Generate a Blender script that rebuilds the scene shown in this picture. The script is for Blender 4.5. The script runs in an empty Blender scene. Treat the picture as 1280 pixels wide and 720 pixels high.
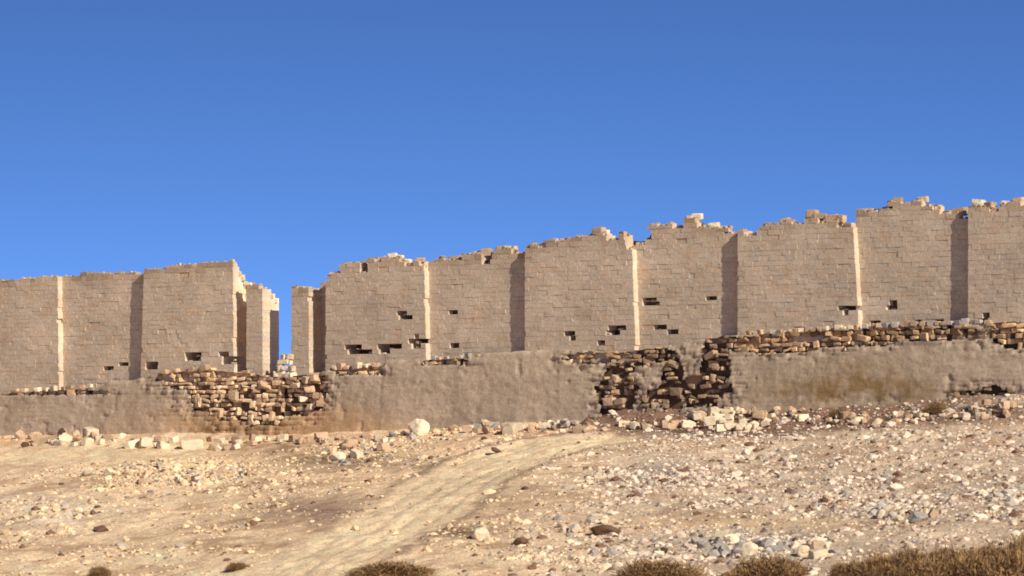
import bpy, math, random
import numpy as np
from mathutils import Vector, Matrix

random.seed(7)
RS = np.random.RandomState(11)
col = bpy.context.scene.collection
scene = bpy.context.scene

# ------------------------------------------------------------------ survey
FOC = 5800.0                # focal length in photo pixels (1280 wide)
HOR = 570.0                 # photo row of the horizon
TH = math.radians(35.0)     # the camera stands 35 degrees right of the wall's normal
DIST = 260.0
CAM = np.array([DIST*math.sin(TH), -DIST*math.cos(TH), 0.0])
F = np.array([-math.sin(TH), math.cos(TH), 0.0])
R = np.array([math.cos(TH), math.sin(TH), 0.0])

def wall_pt(x, y, Y=0.0):
    """world X and z of a point surveyed on the plane Y"""
    u = (x-640.0)/FOC; v = (HOR-y)/FOC
    t = (Y-CAM[1])/(F[1]+R[1]*u)
    return CAM[0]+t*(F[0]+R[0]*u), t*v
def wx(x, Y=0.0): return wall_pt(x, 500, Y)[0]
def pxX(X):          # inverse of wx on Y=0 (array safe)
    dX = X-CAM[0]; dY = -CAM[1]
    return 640+FOC*(dX*R[0]+dY*R[1])/(dX*F[0]+dY*F[1])
def interp(tab, x):
    t = np.array(tab, float); return np.interp(x, t[:, 0], t[:, 1])

# ------------------------------------------------------------------ noise
def _h(ix, iy, iz, seed):
    n = (ix.astype(np.int64)*374761393+iy.astype(np.int64)*668265263+iz.astype(np.int64)*2147483647+seed*1274126177) & 0xffffffff
    n = ((n ^ (n >> 13))*1274126177) & 0xffffffff
    n = n ^ (n >> 16)
    return (n & 0xffffff)/float(0xffffff)*2-1
def vnoise(x, y, seed=0):
    x = np.asarray(x, float); y = np.asarray(y, float)
    x, y = np.broadcast_arrays(x, y)
    ix = np.floor(x); iy = np.floor(y); fx = x-ix; fy = y-iy
    fx = fx*fx*(3-2*fx); fy = fy*fy*(3-2*fy); z = np.zeros_like(ix)
    a = _h(ix, iy, z, seed); b = _h(ix+1, iy, z, seed); c = _h(ix, iy+1, z, seed); d = _h(ix+1, iy+1, z, seed)
    return (a*(1-fx)+b*fx)*(1-fy)+(c*(1-fx)+d*fx)*fy
def fbm(x, y, octv=4, seed=0, gain=.5):
    s = 0; a = 1; t = 0
    for k in range(octv):
        s = s+a*vnoise(np.asarray(x)*2**k+k*17.3, np.asarray(y)*2**k-k*9.1, seed+k); t += a; a *= gain
    return s/t
def smooth(e0, e1, x):
    t = np.clip((x-e0)/(e1-e0), 0, 1); return t*t*(3-2*t)

# ------------------------------------------------------------------ terrain
BASE = [(-400, 552), (0, 549), (110, 547), (200, 545), (330, 548), (420, 545), (520, 540), (600, 534), (700, 531), (800, 532), (900, 532), (1000, 530), (1100, 524), (1200, 516), (1280, 512), (1700, 500)]
_bx = []; 
for x_, y_ in BASE: _bx.append(wall_pt(x_, y_))
_bx = np.array(_bx)
def zbase(X):
    return np.interp(X, _bx[:, 0], _bx[:, 1])
def terrain(X, Y, fine=True):
    X = np.asarray(X, float); Y = np.asarray(Y, float)
    s = -Y
    # base line followed near the wall, smoothed farther out
    Xs = X - .55*np.clip(s, 0, 90)*1.0
    zb = zbase(Xs)
    z = zb-.145*np.clip(s, 0, 75)
    z = z+(.35+.75*smooth(wx(720), wx(800), X))*np.exp(-np.clip(s, 0, 50)/3.0)*np.exp(-np.clip(-s-2, 0, 50))
    fl = smooth(60, 120, s); z = z*(1-fl)+(-9.5)*fl
    up = smooth(130, 205, s); z = z*(1-up)+(-1.75)*up
    back = smooth(2, 160, -s); z = z*(1-back)+(-6.0)*back
    far = smooth(250, 900, np.hypot(X-60, Y+60)); z = z*(1-far)+(-12.0)*far
    z = z+.32*fbm(X/11., Y/11., 3, 3)*smooth(1, 8, np.abs(s))
    z = z+.10*fbm(X/2.6, Y/2.6, 3, 5)
    if fine:
        z = z+.085*fbm(X/.7, Y/.7, 3, 9)
    return z
def ground_px(x, y):
    """point of the terrain surveyed at photo pixel x, y"""
    u = (x-640.0)/FOC; v = (HOR-y)/FOC
    D = np.linspace(140, 285, 1200)
    P = CAM[None, :]+D[:, None]*(F+R*u)[None, :]
    zr = D*v
    d = zr-terrain(P[:, 0], P[:, 1])
    k = np.where(d[1:]*d[:-1] <= 0)[0]
    # nearest crossing from above
    i = k[0] if len(k) else np.argmin(abs(d))
    return np.array([P[i, 0], P[i, 1], terrain(P[i, 0], P[i, 1])]), D[i]

# ------------------------------------------------------------------ mesh helpers
def mesh_np(name, V, Fa, mat, cols=None, smooth_sh=False, nper=None):
    """V (n,3); Fa (m,4) or (m,3) index array or list of such arrays; cols per vertex (n,3)"""
    me = bpy.data.meshes.new(name)
    if not isinstance(Fa, list): Fa = [Fa]
    Fa = [f for f in Fa if len(f)]
    loops = np.concatenate([f.reshape(-1) for f in Fa]).astype(np.int32)
    sizes = np.concatenate([np.full(len(f), f.shape[1], np.int32) for f in Fa])
    starts = np.concatenate([[0], np.cumsum(sizes)[:-1]]).astype(np.int32)
    me.vertices.add(len(V)); me.vertices.foreach_set('co', np.asarray(V, np.float32).reshape(-1))
    me.loops.add(len(loops)); me.loops.foreach_set('vertex_index', loops)
    me.polygons.add(len(sizes)); me.polygons.foreach_set('loop_start', starts)
    me.polygons.foreach_set('loop_total', sizes)
    me.update(calc_edges=True)
    if cols is not None:
        a = me.color_attributes.new('Col', 'FLOAT_COLOR', 'POINT')
        c = np.ones((len(V), 4), np.float32); c[:, :3] = cols
        a.data.foreach_set('color', c.reshape(-1))
    me.polygons.foreach_set('use_smooth', np.full(len(sizes), smooth_sh, bool))
    me.materials.append(mat)
    me.validate(); me.update()
    return me
def link(name, me, parent=None):
    o = bpy.data.objects.new(name, me); col.objects.link(o)
    if parent is not None: o.parent = parent
    return o
def tag(o, label=None, cat=None, group=None, kind=None):
    if label: o['label'] = label
    if cat: o['category'] = cat
    if group: o['group'] = group
    if kind: o['kind'] = kind
    return o
def empty(name, label, cat, loc=(0, 0, 0), group=None):
    o = bpy.data.objects.new(name, None); o.location = loc; col.objects.link(o)
    o.empty_display_size = .5
    return tag(o, label, cat, group)

# ------------------------------------------------------------------ materials
def nt(name):
    m = bpy.data.materials.new(name); m.use_nodes = True
    t = m.node_tree; t.nodes.clear()
    out = t.nodes.new('ShaderNodeOutputMaterial'); b = t.nodes.new('ShaderNodeBsdfPrincipled')
    b.inputs['Roughness'].default_value = .95
    b.inputs['Specular IOR Level'].default_value = .15
    t.links.new(b.outputs[0], out.inputs[0])
    return m, t, b
def noise_node(t, vec, scale, detail=5, rough=.6):
    n = t.nodes.new('ShaderNodeTexNoise'); n.inputs['Scale'].default_value = scale
    n.inputs['Detail'].default_value = detail; n.inputs['Roughness'].default_value = rough
    t.links.new(vec, n.inputs['Vector']); return n
def rng(t, val, a, b, c, d):
    n = t.nodes.new('ShaderNodeMapRange'); n.inputs[1].default_value = a; n.inputs[2].default_value = b
    n.inputs[3].default_value = c; n.inputs[4].default_value = d; t.links.new(val, n.inputs[0]); return n.outputs[0]
def mix(t, a, b, fac, mode='MIX'):
    n = t.nodes.new('ShaderNodeMix'); n.data_type = 'RGBA'; n.blend_type = mode
    for s, v in ((6, a), (7, b)):
        if isinstance(v, tuple): n.inputs[s].default_value = (*v, 1)
        else: t.links.new(v, n.inputs[s])
    if isinstance(fac, float): n.inputs[0].default_value = fac
    else: t.links.new(fac, n.inputs[0])
    return n.outputs[2]
def mul(t, a, b):
    n = t.nodes.new('ShaderNodeMath'); n.operation = 'MULTIPLY'
    for s, v in ((0, a), (1, b)):
        if isinstance(v, (int, float)): n.inputs[s].default_value = v
        else: t.links.new(v, n.inputs[s])
    return n.outputs[0]
def vmul(t, c, f):
    n = t.nodes.new('ShaderNodeVectorMath'); n.operation = 'SCALE'
    t.links.new(c, n.inputs[0]); t.links.new(f, n.inputs['Scale']); return n.outputs[0]

def stone_mat(name, base=None, dark=(.6, .52, .45), bump=.5, sc=1.0, objrand=False, amp=.35):
    m, t, b = nt(name)
    g = t.nodes.new('ShaderNodeNewGeometry'); pos = g.outputs['Position']
    if objrand:
        tc = t.nodes.new('ShaderNodeTexCoord'); oi = t.nodes.new('ShaderNodeObjectInfo')
        va = t.nodes.new('ShaderNodeVectorMath'); va.operation = 'ADD'
        cx = t.nodes.new('ShaderNodeCombineXYZ')
        for i in range(3): t.links.new(mul(t, oi.outputs['Random'], 37.0+i*11), cx.inputs[i])
        t.links.new(g.outputs['Position'], va.inputs[0]); t.links.new(cx.outputs[0], va.inputs[1]); pos = va.outputs[0]
    if base is None:
        at = t.nodes.new('ShaderNodeAttribute'); at.attribute_name = 'Col'; c = at.outputs['Color']
    else:
        rgb = t.nodes.new('ShaderNodeRGB'); rgb.outputs[0].default_value = (*base, 1); c = rgb.outputs[0]
    n1 = noise_node(t, pos, 1.1*sc, 6, .62); n2 = noise_node(t, pos, 7*sc, 5, .7); n3 = noise_node(t, pos, .25*sc, 3)
    c = mix(t, c, mix(t, c, dark, 1.0, 'MULTIPLY'), rng(t, n1.outputs[0], .48, .72, 0, .55))
    c = vmul(t, c, rng(t, n2.outputs[0], .3, .7, 1-amp, 1+amp*.8))
    c = vmul(t, c, rng(t, n3.outputs[0], .35, .65, .9, 1.1))
    if objrand:
        c = vmul(t, c, rng(t, oi.outputs['Random'], 0, 1, .72, 1.22))
    t.links.new(c, b.inputs['Base Color'])
    bp = t.nodes.new('ShaderNodeBump'); bp.inputs['Strength'].default_value = bump; bp.inputs['Distance'].default_value = .06
    t.links.new(n2.outputs[0], bp.inputs['Height']); t.links.new(bp.outputs[0], b.inputs['Normal'])
    return m
M_WALL = stone_mat('weathered_limestone', dark=(.72, .66, .6), bump=.4, amp=.24)
M_PLINTH = stone_mat('eroded_limestone', bump=.45, amp=.26, sc=1.5)
M_GROUND = stone_mat('stony_ground', dark=(.72, .62, .55), bump=.9, sc=1.0, amp=.5)
M_PALE = stone_mat('pale_limestone', (.82, .68, .49), bump=.5, sc=2.2, objrand=True, amp=.25)
M_TAN = stone_mat('tan_limestone', (.58, .41, .27), bump=.5, sc=2.2, objrand=True, amp=.3)
M_GREY = stone_mat('grey_limestone', (.45, .405, .365), bump=.5, sc=2.2, objrand=True, amp=.3)
M_RUST = stone_mat('rusty_brown_stone', (.15, .085, .055), bump=.5, sc=2.2, objrand=True, amp=.3)
M_SCREE = stone_mat('scree_stone', bump=.4, sc=2.0, amp=.25)
m_, t_, b_ = nt('dry_shrub'); at_ = t_.nodes.new('ShaderNodeAttribute'); at_.attribute_name = 'Col'
t_.links.new(at_.outputs['Color'], b_.inputs['Base Color']); M_DRY = m_

# ------------------------------------------------------------------ rock shapes
def ico(sub):
    import bmesh
    bm = bmesh.new(); bmesh.ops.create_icosphere(bm, subdivisions=sub, radius=1)
    bm.verts.index_update()
    V = np.array([v.co[:] for v in bm.verts]); Fc = np.array([[v.index for v in f.verts] for f in bm.faces]); bm.free(); return V, Fc
I3 = ico(3); I2 = ico(2); I1 = ico(1)
def cut_rock(base, seed, blocky):
    rs = np.random.RandomState(seed); V = base[0].copy()
    if blocky:
        V = np.sign(V)*np.abs(V)**(.22 if len(V) < 200 else .35); V = V/np.abs(V).max(0)
        V *= np.array([1, .7+.2*rs.rand(), .52+.2*rs.rand()])
        k = 5; lo, hi = .72, .98
    else:
        V *= np.array([1, .82+.15*rs.rand(), .62+.2*rs.rand()])
        k = 13; lo, hi = .52, .86
    for _ in range(k):
        n = rs.normal(size=3); n /= np.linalg.norm(n)
        sup = (V@n).max(); d = sup*rs.uniform(lo, hi)
        s = V@n; o = s > d; V[o] -= (s[o]-d)[:, None]*n
    V += .018*rs.normal(size=V.shape)
    V -= (V.max(0)+V.min(0))/2; V /= np.abs(V[:, 0]).max()
    return V
# ------------------------------------------------------------------ masonry
# courses shared by the whole wall
rc = random.Random(3)
COURSES = [-3.0]
while COURSES[-1] < 18: COURSES.append(COURSES[-1]+rc.choice([.22, .25, .25, .27, .29]))
COURSES = np.array(COURSES)
WALLC = np.array([.60, .485, .368])

def boxes_mesh(B, C, back=True, ch=.018, jit=.008, seed=0):
    """B (n,6) x0 x1 y0 y1 z0 z1; each box gets a chamfered, slightly uneven front. C (n,3)"""
    B = np.array(B, float); C = np.array(C, float); n = len(B); rs = np.random.RandomState(seed)
    x0, x1, y0, y1, z0, z1 = B.T
    V = np.zeros((n, 12, 3))
    cx = [x0, x1, x1, x0]; cz = [z0, z0, z1, z1]; sx = [1, -1, -1, 1]; sz = [1, 1, -1, -1]
    for k in range(4):
        V[:, k] = np.stack([cx[k], y1, cz[k]], 1)
        V[:, 4+k] = np.stack([cx[k], y0+ch*1.3, cz[k]], 1)
        V[:, 8+k] = np.stack([cx[k]+sx[k]*ch*(.35+.5*rs.rand(n)), y0+rs.uniform(-jit, jit, n), cz[k]+sz[k]*ch*(.9+rs.rand(n)*1.0)], 1)
    V[:, 4:8] += rs.uniform(-jit, jit, (n, 4, 3))*.6
    f = []
    f.append([8, 9, 10, 11])
    for k in range(4):
        j = (k+1) % 4
        f.append([4+k, 4+j, 8+j, 8+k]); f.append([k, j, 4+j, 4+k])
    if back: f.append([3, 2, 1, 0])
    f = np.array(f)
    Fa = (f[None]+(np.arange(n)*12)[:, None, None]).reshape(-1, 4)
    cc = np.repeat(C[:, None, :], 12, 1); cc[:, 0:4] *= 1.5; cc[:, 4:8] *= 1.08  # block sides lightened: extra sunlight on the returns painted into the vertex colour
    return V.reshape(-1, 3), Fa, cc.reshape(-1, 3)

def lumps_mesh(B, C, seed=0, ch=0):
    B = np.array(B, float); C = np.array(C, float); n = len(B); rs = np.random.RandomState(seed)
    V0, F0 = I2; pr = []
    for k in range(16): pr.append(cut_rock(I2, 900+k, True))
    pr = np.array(pr); V = pr[rs.randint(0, 16, n)].copy()
    V /= np.abs(V).max(1)[:, None, :]
    hx = (B[:, 1]-B[:, 0])/2; hy = (B[:, 3]-B[:, 2])/2; hz = (B[:, 5]-B[:, 4])/2
    V *= np.stack([hx*rs.uniform(.82, 1.06, n), hy, hz*np.where(rs.rand(n) < .18, rs.uniform(1.3, 1.9, n), rs.uniform(.6, 1.12, n))], 1)[:, None, :]
    a = rs.normal(0, .16, n); b = rs.normal(0, .22, n)
    c, s_ = np.cos(a)[:, None], np.sin(a)[:, None]
    x, y, z = V[..., 0]*c-V[..., 2]*s_, V[..., 1], V[..., 0]*s_+V[..., 2]*c
    c, s_ = np.cos(b)[:, None], np.sin(b)[:, None]
    V = np.stack([x*c-y*s_, x*s_+y*c, z], -1)
    V += np.stack([(B[:, 0]+B[:, 1])/2, (B[:, 2]+B[:, 3])/2, (B[:, 4]+B[:, 5])/2], 1)[:, None, :]
    nv = len(V0)
    Fa = (F0[None]+(np.arange(n)*nv)[:, None, None]).reshape(-1, 3)
    return V.reshape(-1, 3), Fa, np.repeat(C[:, None, :], nv, 1).reshape(-1, 3)

HOLES = [(243, 445, 8, 5), (190, 457, 7, 4), (275, 441, 7, 3), (284, 450, 8, 3), (154, 454, 8, 2), (137, 462, 3, 3),
         (505, 396, 9, 5), (519, 428, 10, 7), (443, 437, 9, 5), (457, 442, 6, 4), (482, 437, 8, 5), (498, 432, 4, 6),
         (768, 413, 10, 5), (813, 378, 7, 6), (822, 409, 8, 5), (844, 414, 4, 4), (857, 415, 3, 3), (890, 374, 7, 3), (752, 429, 6, 3),
         (1061, 384, 7, 4), (1060, 394, 5, 3), (1217, 382, 3, 4), (1115, 381, 3, 3), (568, 391, 3, 3), (548, 413, 4, 5), (570, 431, 4, 3), (606, 436, 5, 3),
         (475, 325, 5, 5), (513, 330, 4, 4), (798, 297, 9, 6), (1052, 279, 8, 5), (1090, 405, 5, 4), (1103, 406, 3, 4), (1114, 407, 4, 5), (1150, 403, 4, 5), (1172, 404, 4, 4), (1232, 399, 4, 5),
         (1179, 262, 6, 4), (563, 322, 6, 4), (680, 306, 5, 4), (1238, 257, 8, 5), (714, 421, 3, 5)]
def masonry(name, parent, xl, xr, zbot, top, Yf, depth, seed=0, tap=(0, 0), depthf=None, missing=0., jity=.006, lumpy=False, ragged=.16, zonef=None,
            colr=WALLC, cvar=.055, blen=(.34, .82), thick=1.6, coretrim=(.12, .12), core=True, holes=True, hfun=None, mat=None, corecol=(.13, .09, .06), ch=.009, coreY=None, batter=0.):
    """a chunk of ashlar between X=xl..xr (edges taper by tap metres towards the bottom), bottom zbot (callable or number), top(X)"""
    rr = random.Random(seed*7+1)
    B = []; C = []
    xm = np.linspace(xl, xr, 60); zt_ = max(top(x) for x in xm)+.3
    zb = zbot if callable(zbot) else (lambda X: zbot)
    zmin = min(zb(x) for x in xm)
    H = zt_-zmin; gone2 = []; LB = []; LC = []
    for ci in range(len(COURSES)-1):
        c0, c1 = COURSES[ci], COURSES[ci+1]
        if c1 < zmin or c0 > zt_: continue
        zc = (c0+c1)/2; k = (zt_-zc)/H; gone = gone2; gone2 = []
        L = xl-tap[0]*k; Rr = xr+tap[1]*k
        x = L; first = True
        while x < Rr-1e-4:
            l = rr.uniform(*blen)*(.6 if first and ci % 2 else 1)
            first = False
            x2 = x+l
            if Rr-x2 < .22: x2 = Rr
            xc = (x+x2)/2
            tp = top(min(max(xc, xl), xr))+rr.uniform(-ragged, ragged*.45)+(0 if ragged < .1 else .10*float(vnoise(xc/1.1, 0*xc, 12))-.05)
            z1 = c1; holed = False
            ok = c0 < tp-.08 and c1 > zb(xc)
            if ok and c1 > tp+.05: z1 = max(c0+.12, tp)
            if ok and ragged > .1 and c1 > tp-.42 and rr.random() < .03: ok = False
            if ok and not lumpy and c1 > tp-.9 and any(g0 < xc < g1 for g0, g1 in gone): ok = False
            if not ok and not lumpy and c1 > tp-.9: gone2.append((x, x2))
            if ok and missing and rr.random() < missing*(zonef(xc, zc)[0] if zonef else 1): ok = False
            if ok and holes:
                pX = pxX(xc-.35*Yf*0)  # wall-plane pixel
                pp = CAM
                dX = xc-CAM[0]; dY = Yf-CAM[1]; D = dX*F[0]+dY*F[1]
                px = 640+FOC*(dX*R[0]+dY*R[1])/D; py = HOR-FOC*zc/D
                for hx, hy, hw, hh in HOLES:
                    if ((px-hx)/(hw*1.2))**2+((py-hy)/(hh*1.15))**2 < 1: ok = False; holed = True; break
            if holed and not lumpy and rr.random() < .55:
                w_ = rr.uniform(.08, .2); h_ = rr.uniform(.06, .14); xo = rr.uniform(x+w_, max(x+w_+.01, x2-w_))
                LB.append((xo-w_, xo+w_, Yf+rr.uniform(.05, .25), Yf+rr.uniform(.4, .5), c0-.02, c0+h_)); LC.append(np.array(colr)*rr.uniform(.6, 1))
            if hfun is not None and ok and not hfun(xc, zc): ok = False
            if ok:
                dp = depth if depthf is None else depthf(xc, zc)
                if dp > .12:
                    y = Yf+rr.gauss(0, jity)+(rr.uniform(.01, .03) if rr.random() < .03 else 0)
                    if not lumpy and x <= L+1e-6: x_ = x+abs(rr.gauss(0, .012))+(rr.uniform(.03, .11) if rr.random() < .1 else 0)
                    else: x_ = x
                    x2_ = x2-(abs(rr.gauss(0, .012))+(rr.uniform(.03, .11) if rr.random() < .1 else 0) if (not lumpy and x2 >= Rr-1e-6) else 0)
                    if batter: y -= batter*max(0, zledge(xc)-zc)
                    B.append((x_, x2_, y, (Yf if not batter else y)+dp, c0, z1))
                    tone = (1+rr.uniform(-cvar, cvar))*(1+.10*float(fbm(xc/2.4, zc/1.3, 3, 17)))
                    c = np.array(colr)*tone
                    if zonef: c = c*np.array(zonef(xc, zc)[1])
                    h = rr.random()
                    if h < .12: c = c*np.array([1.03, .96, .91])
                    elif h < .24: c = c*np.array([.97, .99, 1.03])
                    near_top = max(0, 1-(top(min(max(xc, xl), xr))-zc)/.7)
                    c = c*(1-.42*near_top*rr.random()**1.3)*np.array([1, 1-.07*near_top, 1-.16*near_top])
                    C.append(c)
            x = x2
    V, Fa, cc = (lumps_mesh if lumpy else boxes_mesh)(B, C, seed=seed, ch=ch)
    if not lumpy:
        # crumbled small stones and earth along the head of the masonry
        Bn = np.array(B); q = xl+.05
        while q < xr-.05:
            k = (Bn[:, 0] <= q) & (Bn[:, 1] >= q)
            if k.any():
                zt0 = Bn[k, 5].max()
                for _ in range(1 if ragged < .1 else rr.choice([1, 2, 2, 3])):
                    w_ = rr.uniform(.05, .17 if ragged > .1 else .10); h_ = w_*rr.uniform(.5, .95); yo = Yf+rr.uniform(.02, .3)
                    LB.append((q-w_, q+w_, yo, yo+2*w_, zt0-h_*.5, zt0+h_*1.1))
                    LC.append(np.array(colr)*rr.uniform(.5, 1.08)*np.array([1, .95, .86]))
            q += rr.uniform(.1, .32)
        if LB:
            V2, F2, c2 = lumps_mesh(LB, LC, seed=seed+400)
            Fa = [Fa, F2+len(V)]; V = np.concatenate([V, V2]); cc = np.concatenate([cc, c2])
    if core:
        cy = coreY if coreY is not None else Yf+depth-.02
        n = max(3, int((xr-xl)/.25)); X = np.linspace(xl+coretrim[0], xr-coretrim[1], n)
        T = np.array([top(x) for x in X])-.35+.12*vnoise(X*1.7, X*0+seed, 4)
        Z0 = np.array([zb(x) for x in X])-.3
        f_ = []
        P = []
        for i in range(n):
            P += [(X[i], cy-batter*(T[i]-Z0[i]), Z0[i]), (X[i], cy, T[i]), (X[i], thick, T[i]), (X[i], thick, Z0[i])]
        for i in range(n-1):
            a = i*4; b = a+4
            f_ += [(a, b, b+1, a+1), (a+1, b+1, b+2, a+2), (a+2, b+2, b+3, a+3)]
        f_ += [(0, 1, 2, 3), ((n-1)*4+3, (n-1)*4+2, (n-1)*4+1, (n-1)*4)]
        Fa = (Fa if isinstance(Fa, list) else [Fa])+[np.array(f_)+len(V)]; V = np.concatenate([V, np.array(P)])
        cc = np.concatenate([cc, np.tile(np.array(corecol), (len(P), 1))])
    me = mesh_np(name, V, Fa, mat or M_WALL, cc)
    o = link(name, me, parent)
    o_boxes = np.array(B)
    return o, o_boxes

TOPB = []           # every box, so that loose stones can be set on top
def reg(r): TOPB.append(r[1]); return r[0]

def topf(tab, Y=0.0):
    P = np.array([wall_pt(a, b, Y) for a, b in tab])
    return lambda X: float(np.interp(X, P[:, 0], P[:, 1]))
LEDGE = [(-600, 500), (-400, 498), (0, 491), (60, 489), (128, 483), (135, 476), (160, 476), (181, 471), (205, 467), (260, 462), (300, 466), (345, 472), (400, 466),
         (414, 462), (478, 458), (482, 450), (538, 450), (600, 446), (606, 441), (700, 437), (770, 441), (800, 438), (850, 428), (905, 420), (925, 419), (1000, 415), (1080, 410), (1200, 405), (1240, 404), (1280, 402), (1700, 385)]
_ld = np.array([wall_pt(a, b, -.3) for a, b in LEDGE])
def zledge(X): return float(np.interp(X, _ld[:, 0], _ld[:, 1]))
def below_ledge(X): return zledge(X)-.55

left_wall = empty('ruined_wall', 'ruined limestone enclosure wall left of the sky-filled gateway, with shorter smoother panels', 'wall', (wx(150), 0, float(zbase(wx(150)))), 'lengths of the ruined enclosure wall')
right_wall = empty('ruined_wall', 'long ruined limestone enclosure wall right of the gateway, climbing with a crumbled top edge', 'wall', (wx(850), 0, float(zbase(wx(850)))), 'lengths of the ruined enclosure wall')
bpy.context.view_layer.update()
def fixpar(o):      # geometry is in world space; keep it there under the Empty
    o.matrix_parent_inverse = o.parent.matrix_world.inverted(); return o

DREC = .42
def proj(parent, x0, x1, tab, seed, tap=(0, 0), **k):
    # panel standing forward
    return fixpar(reg(masonry('projecting_panel', parent, wx(x0), wx(x1), below_ledge, topf(tab), 0, .9, seed=seed, tap=tap, **k)))
def rece(parent, x0, x1, tab, seed, **k):
    xr_ = wx(x1)+.0
    t0 = topf(tab, .5)
    return fixpar(reg(masonry('recessed_panel', parent, wx(x0)-.02, xr_+.02, below_ledge, lambda x: t0(x)-.28*float(smooth(xr_-1.5, xr_-.9, x)), DREC, .45, seed=seed, **k)))
# left length (the part left of the picture goes on in the same rhythm)
proj(left_wall, -350, -215, [(-350, 372), (-215, 366)], 1, ragged=.07)
rece(left_wall, -215, -120, [(-215, 366), (-120, 361)], 2, ragged=.07)
proj(left_wall, -120, 72, [(-120, 361), (0, 350), (40, 347), (72, 345)], 3, ragged=.07, tap=(0, .12))
rece(left_wall, 72, 180, [(72, 345), (97, 344), (99, 341), (130, 341), (160, 339), (180, 337)], 4, ragged=.07)
zs = wall_pt(290, 352)[1]; zs2 = wall_pt(290, 326)[1]; xe = wx(291)
def dep_broken(xc, zc):
    if xc > xe-1.0 and zc > zs: return 1.2-1.0*min(1, (zc-zs)/(zs2-zs))
    return 1.2
proj(left_wall, 180, 291, [(180, 338), (210, 332), (240, 330), (270, 327), (291, 325)], 5, ragged=.07, tap=(.3, .12), depthf=dep_broken, coreY=1.2, coretrim=(.12, 1.8))
# slot beside the gate pier
Y2 = 1.2
def topY(tab, Y): return topf(tab, Y)
fixpar(reg(masonry('recessed_panel', left_wall, wx(291)-2.0, wx(308)+.15, below_ledge, topf([(240, 345), (285, 352), (335, 362)], 1.2), 1.205, .4, seed=6, core=False, holes=False)))
zp1 = wall_pt(328, 374)[1]; zp2 = wall_pt(318, 356)[1]
def dep_pier(xc, zc):
    if zc > zp1: return 1.56-1.3*min(1, (zc-zp1)/(zp2-zp1))
    return 1.56
fixpar(reg(masonry('gate_pier', left_wall, wx(308), wx(328), below_ledge, topf([(308, 353), (318, 355), (328, 361)]), 0, 1.56, seed=7, core=False, depthf=dep_pier, blen=(.5, .8), tap=(.03, .03))))
# right of the gateway
fixpar(reg(masonry('gate_pier', right_wall, wx(364), wx(386), below_ledge, topf([(364, 358), (386, 357)]), 0, 1.56, seed=8, core=False, blen=(.5, .8), tap=(.02, .03), ragged=.05, colr=WALLC*.93)))
fixpar(reg(masonry('recessed_panel', right_wall, wx(386)-.1, wx(406)+.15, below_ledge, topf([(370, 357), (420, 352)], 1.2), 1.2, .4, seed=9, core=False, holes=False)))
proj(right_wall, 407, 530, [(407, 353), (411, 345), (420, 337), (432, 328), (445, 323), (460, 320), (480, 320), (500, 322), (530, 325)], 10, tap=(.05, .2), depthf=lambda x, z: 1.2, coreY=1.2, coretrim=(.9, .12))
rece(right_wall, 530, 657, [(530, 325), (560, 320), (600, 316), (625, 310), (640, 312), (657, 311)], 11)
proj(right_wall, 656, 789, [(656, 308), (680, 303), (700, 298), (720, 294), (740, 288), (750, 287), (756, 291), (789, 293)], 12, tap=(.02, .33))
rece(right_wall, 789, 922, [(789, 296), (806, 293), (812, 281), (840, 275), (866, 272), (871, 280), (885, 283), (922, 286)], 13)
proj(right_wall, 922, 1065, [(922, 283), (950, 278), (980, 275), (1000, 276), (1010, 270), (1025, 270), (1048, 276), (1065, 280)], 14, tap=(.02, .5))
rece(right_wall, 1065, 1210, [(1065, 270), (1085, 263), (1113, 259), (1117, 250), (1149, 249), (1153, 255), (1180, 257), (1210, 262)], 15)
proj(right_wall, 1210, 1385, [(1210, 256), (1235, 256), (1260, 253), (1300, 252), (1385, 240)], 16, tap=(.02, .3))
rece(right_wall, 1385, 1540, [(1385, 240), (1540, 228)], 17)
proj(right_wall, 1540, 1720, [(1540, 225), (1720, 215)], 18)

# ---- plinth: smooth eroded lower face with ragged openings into rough masonry
EXPO = [(238, 470, 42, 20, 0), (275, 478, 45, 38, 1), (325, 500, 55, 30, 1), (385, 488, 26, 32, 1),
        (774, 488, 24, 42, 2), (740, 447, 32, 8, 2), (800, 445, 50, 11, 2), (842, 485, 15, 42, 2), (894, 462, 18, 48, 2), (880, 488, 36, 20, 2), (815, 500, 12, 14, 2),
        (960, 430, 70, 12, 3), (1050, 423, 80, 11, 3), (1150, 417, 90, 9, 3), (1262, 418, 26, 17, 3), (560, 452, 30, 4, 3), (1240, 500, 40, 16, 2),
        (60, 490, 66, 4, 3), (445, 463, 36, 5, 3)]
def px_of(X, Y, Z):
    dX = X-CAM[0]; dY = Y-CAM[1]; D = dX*F[0]+dY*F[1]
    return 640+FOC*(dX*R[0]+dY*R[1])/D, HOR-FOC*Z/D
def expo_mask(X, Z):
    X = np.asarray(X, float); Z = np.asarray(Z, float)
    ci = np.clip(np.searchsorted(COURSES, Z), 1, len(COURSES)-1)
    Zq = (COURSES[ci-1]+COURSES[ci])/2
    of = _h(ci, ci*0, ci*0, 5)
    w_ = .38+.12*_h(ci, ci*0+3, ci*0, 8)
    Xq = (np.floor(X/w_+of)+.5-of)*w_
    wob = .05*vnoise(X*6, Z*6, 77)
    X = X*.25+Xq*.75+wob; Z = Z*.25+Zq*.75+wob
    px, py = px_of(X, -.35, Z)
    n = fbm(X*1.6, Z*1.9, 3, 21)*.55
    m = np.full(np.shape(px), -9.)
    for ex, ey, ew, eh, k in EXPO:
        m = np.maximum(m, 1-np.sqrt(((px-ex)/ew)**2+((py-ey)/eh)**2))
    return m+n*.6
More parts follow.
